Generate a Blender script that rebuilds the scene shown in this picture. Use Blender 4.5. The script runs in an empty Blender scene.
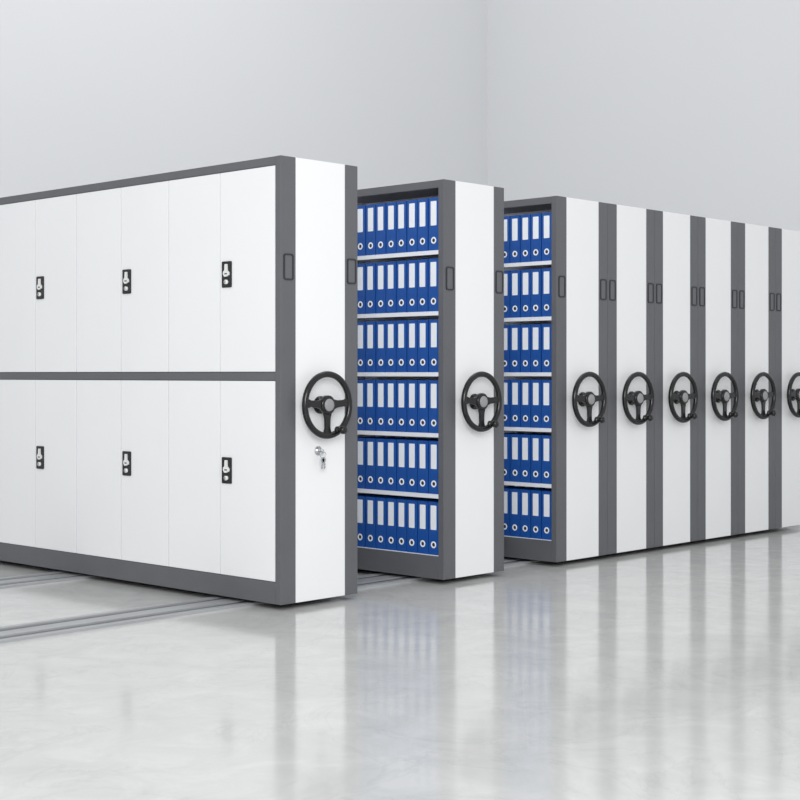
import bpy, bmesh, math, random
from mathutils import Vector, Matrix
random.seed(4)
S = bpy.context.scene
C = S.collection
PI = math.pi

# ------------------------------------------------------------ materials
def mat(name, col, rough=0.5, metal=0.0, noise=0.0, scale=8.0, spec=0.5, bump=0.0):
    m = bpy.data.materials.new(name); m.use_nodes = True
    nt = m.node_tree; b = nt.nodes['Principled BSDF']
    b.inputs['Roughness'].default_value = rough
    b.inputs['Metallic'].default_value = metal
    b.inputs['Specular IOR Level'].default_value = spec
    tc = nt.nodes.new('ShaderNodeTexCoord')
    n = nt.nodes.new('ShaderNodeTexNoise'); n.inputs['Scale'].default_value = scale
    n.inputs['Detail'].default_value = 3
    nt.links.new(tc.outputs['Object'], n.inputs['Vector'])
    r = nt.nodes.new('ShaderNodeValToRGB')
    lo = [max(0, c*(1-noise)) for c in col]; hi = [min(1, c*(1+noise)) for c in col]
    r.color_ramp.elements[0].position = .3; r.color_ramp.elements[1].position = .7
    r.color_ramp.elements[0].color = (*lo, 1); r.color_ramp.elements[1].color = (*hi, 1)
    nt.links.new(n.outputs['Fac'], r.inputs['Fac'])
    nt.links.new(r.outputs['Color'], b.inputs['Base Color'])
    if bump:
        n2 = nt.nodes.new('ShaderNodeTexNoise'); n2.inputs['Scale'].default_value = 350
        nt.links.new(tc.outputs['Object'], n2.inputs['Vector'])
        bp = nt.nodes.new('ShaderNodeBump'); bp.inputs['Strength'].default_value = bump; bp.inputs['Distance'].default_value = .001
        nt.links.new(n2.outputs['Fac'], bp.inputs['Height']); nt.links.new(bp.outputs['Normal'], b.inputs['Normal'])
    return m
WHITE = mat('white_powder_coat', (.87, .88, .89), .38, noise=.008, scale=2, bump=.05)
GREY = mat('grey_powder_coat', (.116, .119, .130), .42, noise=.04, scale=5, bump=.08)
SHELFW = mat('shelf_white', (.84, .86, .89), .4, noise=.01)
BLACK = mat('black_plastic', (.007, .007, .008), .22, noise=.1)
HUBG = mat('hub_grey', (.30, .305, .31), .42, .0, noise=.05)
SLOT = mat('slot_dark', (.03, .031, .036), .5, noise=.05)
CHROME = mat('chrome', (.55, .56, .58), .25, 1.0, noise=.03)
STEEL = mat('rail_steel', (.40, .41, .425), .4, .2, noise=.06, scale=3)
GROOVE = mat('rail_groove', (.15, .155, .16), .5, .2, noise=.1)
TIRE = mat('roller_dark', (.06, .06, .065), .5, .2, noise=.1)
BLUE = mat('binder_blue', (.007, .080, .35), .36, noise=.06, scale=14)
PAPER = mat('paper', (.82, .82, .80), .8, noise=.02, scale=60)
LABEL = mat('label_white', (.88, .91, .95), .5, noise=.01)
LATCHW = mat('latch_white', (.80, .80, .80), .3, noise=.02)
WALLM = mat('wall_paint', (.675, .685, .702), .85, noise=.008, scale=.4)

def floor_mat():
    m = bpy.data.materials.new('polished_floor'); m.use_nodes = True
    nt = m.node_tree; b = nt.nodes['Principled BSDF']
    tc = nt.nodes.new('ShaderNodeTexCoord')
    def noise(sc, det, rg, dist):
        n = nt.nodes.new('ShaderNodeTexNoise'); n.inputs['Scale'].default_value = sc
        n.inputs['Detail'].default_value = det; n.inputs['Roughness'].default_value = rg; n.inputs['Distortion'].default_value = dist
        nt.links.new(tc.outputs['Object'], n.inputs['Vector']); return n
    def ramp(src, stops):
        r = nt.nodes.new('ShaderNodeValToRGB'); e = r.color_ramp.elements
        while len(e) < len(stops): e.new(.5)
        for el, (p, c) in zip(e, stops): el.position = p; el.color = (*c, 1)
        nt.links.new(src, r.inputs['Fac']); return r
    n = noise(3.6, 12, .7, .7)
    r = ramp(n.outputs['Fac'], [(.34, (.555, .562, .55)), (.50, (.595, .60, .588)), (.64, (.64, .645, .632))])
    v = noise(1.5, 10, .6, 1.6)
    r2 = ramp(v.outputs['Fac'], [(.478, (1, 1, 1)), (.494, (.91, .91, .91)), (.498, (.90, .90, .90)), (.515, (1, 1, 1))])
    mx = nt.nodes.new('ShaderNodeMixRGB'); mx.blend_type = 'MULTIPLY'; mx.inputs[0].default_value = .6
    nt.links.new(r.outputs['Color'], mx.inputs[1]); nt.links.new(r2.outputs['Color'], mx.inputs[2])
    nt.links.new(mx.outputs[0], b.inputs['Base Color'])
    n2 = noise(4, 6, .6, 0)
    mr = nt.nodes.new('ShaderNodeMapRange')
    mr.inputs['To Min'].default_value = .07; mr.inputs['To Max'].default_value = .17
    nt.links.new(n2.outputs['Fac'], mr.inputs['Value'])
    nt.links.new(mr.outputs['Result'], b.inputs['Roughness'])
    b.inputs['Specular IOR Level'].default_value = .46
    return m
FLOORM = floor_mat()

# ------------------------------------------------------------ mesh helpers
def box(bm, x0, x1, y0, y1, z0, z1, mi=0):
    v = [bm.verts.new(p) for p in ((x0,y0,z0),(x1,y0,z0),(x1,y1,z0),(x0,y1,z0),(x0,y0,z1),(x1,y0,z1),(x1,y1,z1),(x0,y1,z1))]
    for f in ((3,2,1,0),(4,5,6,7),(0,1,5,4),(1,2,6,5),(2,3,7,6),(3,0,4,7)):
        fa = bm.faces.new([v[i] for i in f]); fa.material_index = mi
def lathe(bm, c, axis, prof, seg=32, mi=0, smooth=True):
    """prof: list of (t along axis, radius); axis a unit Vector"""
    a = Vector(axis).normalized(); u = a.orthogonal().normalized(); w = a.cross(u); c = Vector(c)
    rings = []
    for t, r in prof:
        if r < 1e-6: rings.append([bm.verts.new(c + a*t)])
        else: rings.append([bm.verts.new(c + a*t + (u*math.cos(2*PI*k/seg) + w*math.sin(2*PI*k/seg))*r) for k in range(seg)])
    for A, B in zip(rings, rings[1:]):
        for k in range(seg):
            k2 = (k+1) % seg
            if len(A) == 1 and len(B) == 1: continue
            if len(A) == 1: f = bm.faces.new((A[0], B[k], B[k2]))
            elif len(B) == 1: f = bm.faces.new((A[k2], A[k], B[0]))
            else: f = bm.faces.new((A[k2], A[k], B[k], B[k2]))
            f.material_index = mi; f.smooth = smooth
def torus(bm, c, axis, R, r, seg=48, rs=12, mi=0, flat=1.0):
    a = Vector(axis).normalized(); u = a.orthogonal().normalized(); w = a.cross(u); c = Vector(c)
    rings = []
    for k in range(seg):
        d = u*math.cos(2*PI*k/seg) + w*math.sin(2*PI*k/seg)
        rings.append([bm.verts.new(c + d*(R + r*math.cos(2*PI*j/rs)) + a*(r*flat*math.sin(2*PI*j/rs))) for j in range(rs)])
    for k in range(seg):
        A, B = rings[k], rings[(k+1) % seg]
        for j in range(rs):
            f = bm.faces.new((A[j], B[j], B[(j+1) % rs], A[(j+1) % rs])); f.material_index = mi; f.smooth = True
def rrect(w, h, r, n=5):
    pts = []
    for cx, cz, a0 in ((w/2-r, h/2-r, 0), (-w/2+r, h/2-r, PI/2), (-w/2+r, -h/2+r, PI), (w/2-r, -h/2+r, 1.5*PI)):
        for k in range(n+1):
            a = a0 + PI/2*k/n; pts.append((cx + r*math.cos(a), cz + r*math.sin(a)))
    return pts
def prism(bm, pts, o, U, W, D, mi=0):
    """closed polygon pts in plane (U,W) at o extruded along D"""
    o = Vector(o); U = Vector(U); W = Vector(W); D = Vector(D)
    A = [bm.verts.new(o + U*p + W*q) for p, q in pts]; B = [bm.verts.new(o + U*p + W*q + D) for p, q in pts]
    n = len(pts)
    fs = [bm.faces.new(A[::-1]), bm.faces.new(B)]
    for k in range(n): fs.append(bm.faces.new((A[k], A[(k+1) % n], B[(k+1) % n], B[k])))
    for f in fs: f.material_index = mi
def ringprism(bm, po, pi_, o, U, W, D, mi=0):
    o = Vector(o); U = Vector(U); W = Vector(W); D = Vector(D); n = len(po)
    q = [[bm.verts.new(o + U*a + W*b + d) for a, b in P] for P in (po, pi_) for d in (Vector(), D)]
    O0, O1, I0, I1 = q
    for k in range(n):
        j = (k+1) % n
        for f in ((O0[k], O0[j], O1[j], O1[k]), (I0[j], I0[k], I1[k], I1[j]), (O1[k], O1[j], I1[j], I1[k]), (O0[j], O0[k], I0[k], I0[j])):
            bm.faces.new(f).material_index = mi
def obj(name, bm, mats, parent=None, bevel=0.0, loc=None, label=None):
    bmesh.ops.recalc_face_normals(bm, faces=bm.faces[:])
    me = bpy.data.meshes.new(name); bm.to_mesh(me); bm.free()
    if not isinstance(mats, (list, tuple)): mats = [mats]
    for m in mats: me.materials.append(m)
    o = bpy.data.objects.new(name, me); C.objects.link(o)
    if parent: o.parent = parent
    if loc: o.location = loc
    if bevel:
        b = o.modifiers.new('bevel', 'BEVEL'); b.width = bevel; b.segments = 2; b.limit_method = 'ANGLE'; b.angle_limit = math.radians(40)
    if label: o['label'] = label
    return o
def bobj(name, b, m, parent, bevel=0.0, label=None):
    bm = bmesh.new(); box(bm, *b); return obj(name, bm, m, parent, bevel, label=label)
def tag(o, label, cat, group=None):
    o['label'] = label; o['category'] = cat
    if group: o['group'] = group
def thing(name, loc, label, cat, group=None):
    o = bpy.data.objects.new(name, None); o.empty_display_size = .1; C.objects.link(o); o.location = loc
    tag(o, label, cat, group); return o
def dup(root, loc, label):
    r = root.copy(); C.objects.link(r); r.location = loc; r['label'] = label
    for ch in list(root.children):
        c = ch.copy(); C.objects.link(c); c.parent = r
        for g in list(ch.children):
            d = g.copy(); C.objects.link(d); d.parent = c
    return r

# ------------------------------------------------------------ setting
def struct(name, b, m):
    bm = bmesh.new(); box(bm, *b); o = obj(name, bm, m); o['kind'] = 'structure'; return o
XM, YM, HM = 9.0, 6.19, 6.6
struct('floor', (-7, XM, -8, YM, -.1, 0), FLOORM)
struct('wall_back', (-7, XM+.2, YM, YM+.2, -.1, HM), WALLM)
struct('wall_right', (XM, XM+.2, -8, YM, -.1, HM), WALLM)

# ------------------------------------------------------------ shelving units
Z0, H, BAY, NB, POST = .03, 2.287, .875, 4, .038
L = POST*2 + BAY*NB

def handwheel(parent, cx, cz):
    Y = -.058
    bm = bmesh.new(); torus(bm, (cx, Y, cz), (0,1,0), .160, .0165, 56, 12)
    rim = obj('handwheel', bm, BLACK, parent)
    for a in (4, 176, 270):
        an = math.radians(a); bm = bmesh.new()
        d = (math.cos(an), 0, math.sin(an)); n = (-math.sin(an), 0, math.cos(an))
        pts = [(.02, -.034), (.07, -.019), (.12, -.017), (.158, -.030), (.158, .030), (.12, .017), (.07, .019), (.02, .034)]
        prism(bm, pts, (cx, Y-.006, cz), d, n, (0, .014, 0))
        obj('spoke', bm, BLACK, rim, .002)
    bm = bmesh.new()
    lathe(bm, (cx, Y, cz), (0,-1,0), [(-.012, 0), (-.012, .050), (.008, .050), (.014, .045), (.014, .032)])
    lathe(bm, (cx, Y, cz), (0,-1,0), [(.014, .033), (.019, .031), (.021, .026), (.021, 0)], mi=1)
    obj('hub', bm, [BLACK, HUBG], rim, label='black hub with a grey cap')
    bm = bmesh.new()
    lathe(bm, (cx, 0, cz), (0,-1,0), [(-.001, 0), (-.001, .046), (.008, .046), (.012, .026), (.050, .026), (.050, 0)])
    obj('shaft', bm, BLACK, rim)
    an = math.radians(-62); kx, kz = cx + .148*math.cos(an), cz + .148*math.sin(an)
    bm = bmesh.new()
    lathe(bm, (kx, Y, kz), (0,-1,0), [(0, 0), (0, .019), (.014, .019), (.016, .012), (.020, .012), (.024, .018), (.042, .022), (.056, .020), (.062, .012), (.063, 0)], 24)
    obj('crank_knob', bm, BLACK, rim)

def pull(parent, cx, cz):
    bm = bmesh.new()
    w, h = .068, .135
    ringprism(bm, rrect(w, h, .014), rrect(w-.016, h-.016, .008), (cx, -.004, cz), (1,0,0), (0,0,1), (0,-.005,0), 0)
    prism(bm, rrect(w-.014, h-.014, .008), (cx, -.004, cz), (1,0,0), (0,0,1), (0,-.0015,0), 1)
    obj('pull_handle', bm, [SLOT, GREY], parent)

def unit_shell(root, w, wl=.104, wr=.092):
    bobj('end_panel', (wl, w-wr, 0, .03, 0, H), WHITE, root, .0015)
    p = bobj('corner_post', (0, wl, -.004, POST, 0, H), GREY, root, .003); pull(p, wl*.50, 1.722)
    p = bobj('corner_post', (w-wr, w, -.004, POST, 0, H), GREY, root, .003); pull(p, w-wr*.52, 1.722)
    bobj('end_panel', (0, w, L-.03, L, 0, H), WHITE, root, .002)
    bobj('top_panel', (0.0005, w-.0005, POST, L-.03, H-.045, H-.001), GREY, root, .002)
    bobj('back_panel', (w-.02, w-.0008, POST, L-.03, .12, H-.045), WHITE, root)
    handwheel(root, w/2, 1.014)
    for y in (.41, 1.82, 3.23):
        for x in (.09, w-.09):
            bm = bmesh.new(); lathe(bm, (x, y-.02, .022), (0,1,0), [(0,0), (0,.04), (.04,.04), (.04,0)], 24)
            obj('roller', bm, TIRE, root)

# --- the unit with closed doors
W1 = .5546
cab = thing('mobile_cabinet', (-.104, 0, Z0), 'white mobile cabinet with closed locker doors, pulled out at the left end of the row', 'cabinet')
unit_shell(cab, W1)
bobj('base_frame', (0.0005, W1-.0005, POST, L-.03, 0, .112), GREY, cab, .002)
bobj('middle_rail', (0.0005, .02, POST, L-.03, 1.142, 1.184), GREY, cab, .001)
bobj('carcass', (.018, W1-.02, POST, L-.03, .112, H-.045), GREY, cab)
pitch = BAY/2
for r, (z0, z1, zl) in enumerate(((.112, 1.142, .667), (1.184, H-.045, 1.70))):
    for k in range(NB*2):
        y0 = POST + k*pitch; y1 = y0 + pitch
        if k == NB*2-1: y1 = L-.031
        d = bobj('door', (.001, .019, y0+.0030, y1-.0030, z0+.003, z1-.003), WHITE, cab, .0012)
        if k % 2 == 0:      # lock on the leaf nearer the post, at the meeting edge
            bm = bmesh.new(); yc = y1 - .060
            U, Wv = (0,-1,0), (0,0,1)
            prism(bm, rrect(.076, .138, .006, 3), (.001, yc, zl), U, Wv, (-.006,0,0), 0)
            # bright lever: upright grip with a hooked foot, and the key barrel
            prism(bm, [(-.006, .054), (.010, .054), (.012, .022), (.026, .010), (.026, -.004), (.006, -.012), (-.010, -.012), (-.020, .002), (-.018, .014), (-.008, .022)], (-.005, yc, zl), U, Wv, (-.008,0,0), 1)
            lathe(bm, (-.005, yc-.003, zl-.040), (-1,0,0), [(0, .012), (.010, .012), (.012, .010), (.012, 0)], 20, 1)
            prism(bm, [(-.0025, .008), (.0025, .008), (.0025, -.008), (-.0025, -.008)], (-.017, yc-.003, zl-.040), U, Wv, (-.001,0,0), 0)
            prism(bm, [(-.006, .006), (.014, .006), (.014, .000), (-.006, .000)], (-.013, yc, zl), U, Wv, (-.001,0,0), 0)
            obj('latch', bm, [BLACK, LATCHW], d, label='black latch plate with a bright lever and keyhole')
bm = bmesh.new()
lathe(bm, (.265, 0, .775), (0,-1,0), [(-.001, 0), (-.001, .024), (.005, .024), (.007, .019), (.012, .018), (.014, .014), (.014, 0)], 28)
obj('lock_cylinder', bm, CHROME, cab, label='round chrome lock below the handwheel')
# keys hanging in that lock
kr = thing('key_ring', (-.104+.265, -.014, Z0+.775), 'small silver keys on a ring hanging from the lock below the nearest handwheel', 'keys')
bm = bmesh.new()
box(bm, -.0015, .0015, -.010, .0, -.005, .005)
lathe(bm, (-.0015, -.019, -.002), (1,0,0), [(0, 0), (0, .012), (.003, .012), (.003, 0)], 20)
obj('key', bm, CHROME, kr, .0005)
bm = bmesh.new(); torus(bm, (0, -.024, -.020), (.35, .93, 0), .016, .0020, 32, 8); obj('ring', bm, CHROME, kr)
for dx, tilt in ((-.004, -.12), (.003, .10)):
    bm = bmesh.new()
    d = Vector((math.sin(tilt), 0, -math.cos(tilt))); n = Vector((math.cos(tilt), 0, math.sin(tilt))); o = Vector((dx, -.024, -.030))
    ringprism(bm, [(.016+.014*math.cos(a*PI/8), .013*math.sin(a*PI/8)) for a in range(16)], [(.008+.003*math.cos(a*PI/8), .003*math.sin(a*PI/8)) for a in range(16)], o, d, n, (0, -.003, 0))
    prism(bm, [(.028, -.005), (.060, -.005), (.065, 0), (.060, .005), (.054, .008), (.048, .004), (.042, .008), (.028, .005)], o, d, n, (0, -.003, 0))
    obj('key', bm, CHROME, kr)

# --- open shelving units
WO = .546
SH0, SHP = .135, .350
def make_open(x):
    u = thing('mobile_shelving_unit', (x, 0, Z0), '-', 'shelving unit', 'open mobile shelving units')
    unit_shell(u, WO)
    bobj('base_frame', (0.0005, WO-.0005, POST, L-.03, 0, SH0-.004), GREY, u, .002)
    bobj('divider_panel', (.282, .290, POST, L-.03, SH0, H-.045), SHELFW, u)
    for k in range(6):
        z = SH0 + k*SHP
        bm = bmesh.new()
        box(bm, .004, WO-.02, POST, L-.03, z-.004, z)
        if k: box(bm, .004, .010, POST, L-.03, z-.024, z-.004)
        obj('shelf', bm, SHELFW, u, .0008)
    for k in range(1, NB):
        y = POST + k*BAY
        bobj('upright', (.002, WO-.02, y-.012, y+.012, SH0, H-.045), SHELFW, u)
    return u
xs = [1.147] + [2.211 + .549*k for k in range(6)]
lab = ['open shelving unit full of blue binders standing alone beside the cabinet with doors',
       'first shelving unit of the packed row, its blue binders showing',
       'second shelving unit of the packed row, right of the unit showing binders',
       'third shelving unit of the packed row, counted from the binders',
       'fourth shelving unit of the packed row, counted from the binders',
       'fifth shelving unit of the packed row, its handwheel second from the right edge',
       'sixth shelving unit of the packed row, cut off by the right edge']
u0 = make_open(xs[0]); u0['label'] = lab[0]
for x, l in zip(xs[1:], lab[1:]): dup(u0, (x, 0, Z0), l)

# ------------------------------------------------------------ binders
BW, BH, BD = .077, .304, .255
bn = thing('binder', (0,0,0), '-', 'binder', 'blue binders on the shelves')
bm = bmesh.new()
box(bm, 0, .004, -BW/2, BW/2, 0, BH); box(bm, .004, BD, -BW/2, -BW/2+.003, 0, BH); box(bm, .004, BD, BW/2-.003, BW/2, 0, BH)
obj('cover', bm, BLUE, bn, .0012)
bobj('paper_stack', (.012, BD-.02, -BW/2+.006, BW/2-.006, .003, BH-.012), PAPER, bn)
bm = bmesh.new()
prism(bm, rrect(.044, .140, .003, 2), (0, 0, BH-.090), (0,-1,0), (0,0,1), (-.0012,0,0), 0)
obj('spine_label', bm, LABEL, bn, label='white spine label')
bm = bmesh.new()
torus(bm, (-.0005, 0, .058), (1,0,0), .0155, .0048, 28, 8, 0, .5)
lathe(bm, (0, 0, .058), (-1,0,0), [(.0004, .0135), (.0006, 0)], 24, 1)
obj('finger_ring', bm, [LABEL, SLOT], bn, label='pale ring around the finger hole')
ordn = ['first', 'second', 'third', 'fourth', 'fifth', 'sixth', 'seventh', 'eighth', 'ninth']
lev = ['bottom shelf', 'fifth shelf down', 'fourth shelf down', 'third shelf down', 'second shelf down', 'top shelf']
first = True
for x, n, un in ((xs[0], 9, 'the lone open unit'), (xs[1], 6, 'the packed row')):
    for k in range(6):
        for i in range(n):
            y = POST + .004 + .0845*(i+.5)
            loc = (x + .012 + random.uniform(-.002, .002), y + random.uniform(-.001, .001), Z0 + SH0 + k*SHP)
            l = 'blue binder, %s from the grey post, %s of %s' % (ordn[i], lev[k], un)
            g = 'binders on the %s of %s' % (lev[k], un)
            if first: bn.location = loc; bn['label'] = l; b = bn; first = False
            else: b = dup(bn, loc, l)
            b['group'] = g

# ------------------------------------------------------------ floor rails
def rail(y, label):
    bm = bmesh.new(); x0, x1 = -4.5, 7.6
    box(bm, x0, x1, y-.16, y+.16, 0, .004)
    for s in (-1, 1):
        box(bm, x0, x1, y+s*.140-.020, y+s*.140+.020, .004, .012)
    box(bm, x0, x1, y-.050, y+.050, .004, .012)
    for s in (-1, 1):
        box(bm, x0, x1, y+s*.085-.030, y+s*.085+.030, .004, .0055, 1)
    o = obj('floor_rail', bm, [STEEL, GROOVE]); tag(o, label, 'rail', 'floor rails under the shelving')
rail(.41, 'grooved steel floor rail nearest the handwheels')
rail(1.88, 'grooved steel floor rail second from the handwheels, emerging behind the first')
rail(3.23, 'grooved steel floor rail under the far ends of the shelving')

# ------------------------------------------------------------ light
w = bpy.data.worlds.new('world'); S.world = w; w.use_nodes = True
bg = w.node_tree.nodes['Background']; bg.inputs[0].default_value = (.98, .988, 1, 1); bg.inputs[1].default_value = .82
def area(name, loc, target, size, power, col=(1,1,1)):
    l = bpy.data.lights.new(name, 'AREA'); l.shape = 'SQUARE'; l.size = size; l.energy = power; l.color = col
    o = bpy.data.objects.new(name, l); C.objects.link(o); o.location = loc
    o.rotation_euler = (Vector(target)-Vector(loc)).to_track_quat('-Z', 'Y').to_euler(); return o
area('key_light', (-6, -7.0, 4.0), (1.5, 0, 1.2), 4.0, 500)
area('overhead_light', (2.5, 1.5, 7.5), (4.5, 4, 3), 4.5, 150)

# ------------------------------------------------------------ camera
cd = bpy.data.cameras.new('camera'); cam = bpy.data.objects.new('camera', cd); C.objects.link(cam)
cam.location = (-5.122, -5.529, 1.205); cam.rotation_euler = (PI/2, 0, math.radians(-46.9))
cd.sensor_width = 36; cd.lens = 36*1465/800; cd.shift_y = -26/800
S.camera = cam
S.view_settings.view_transform = 'Standard'
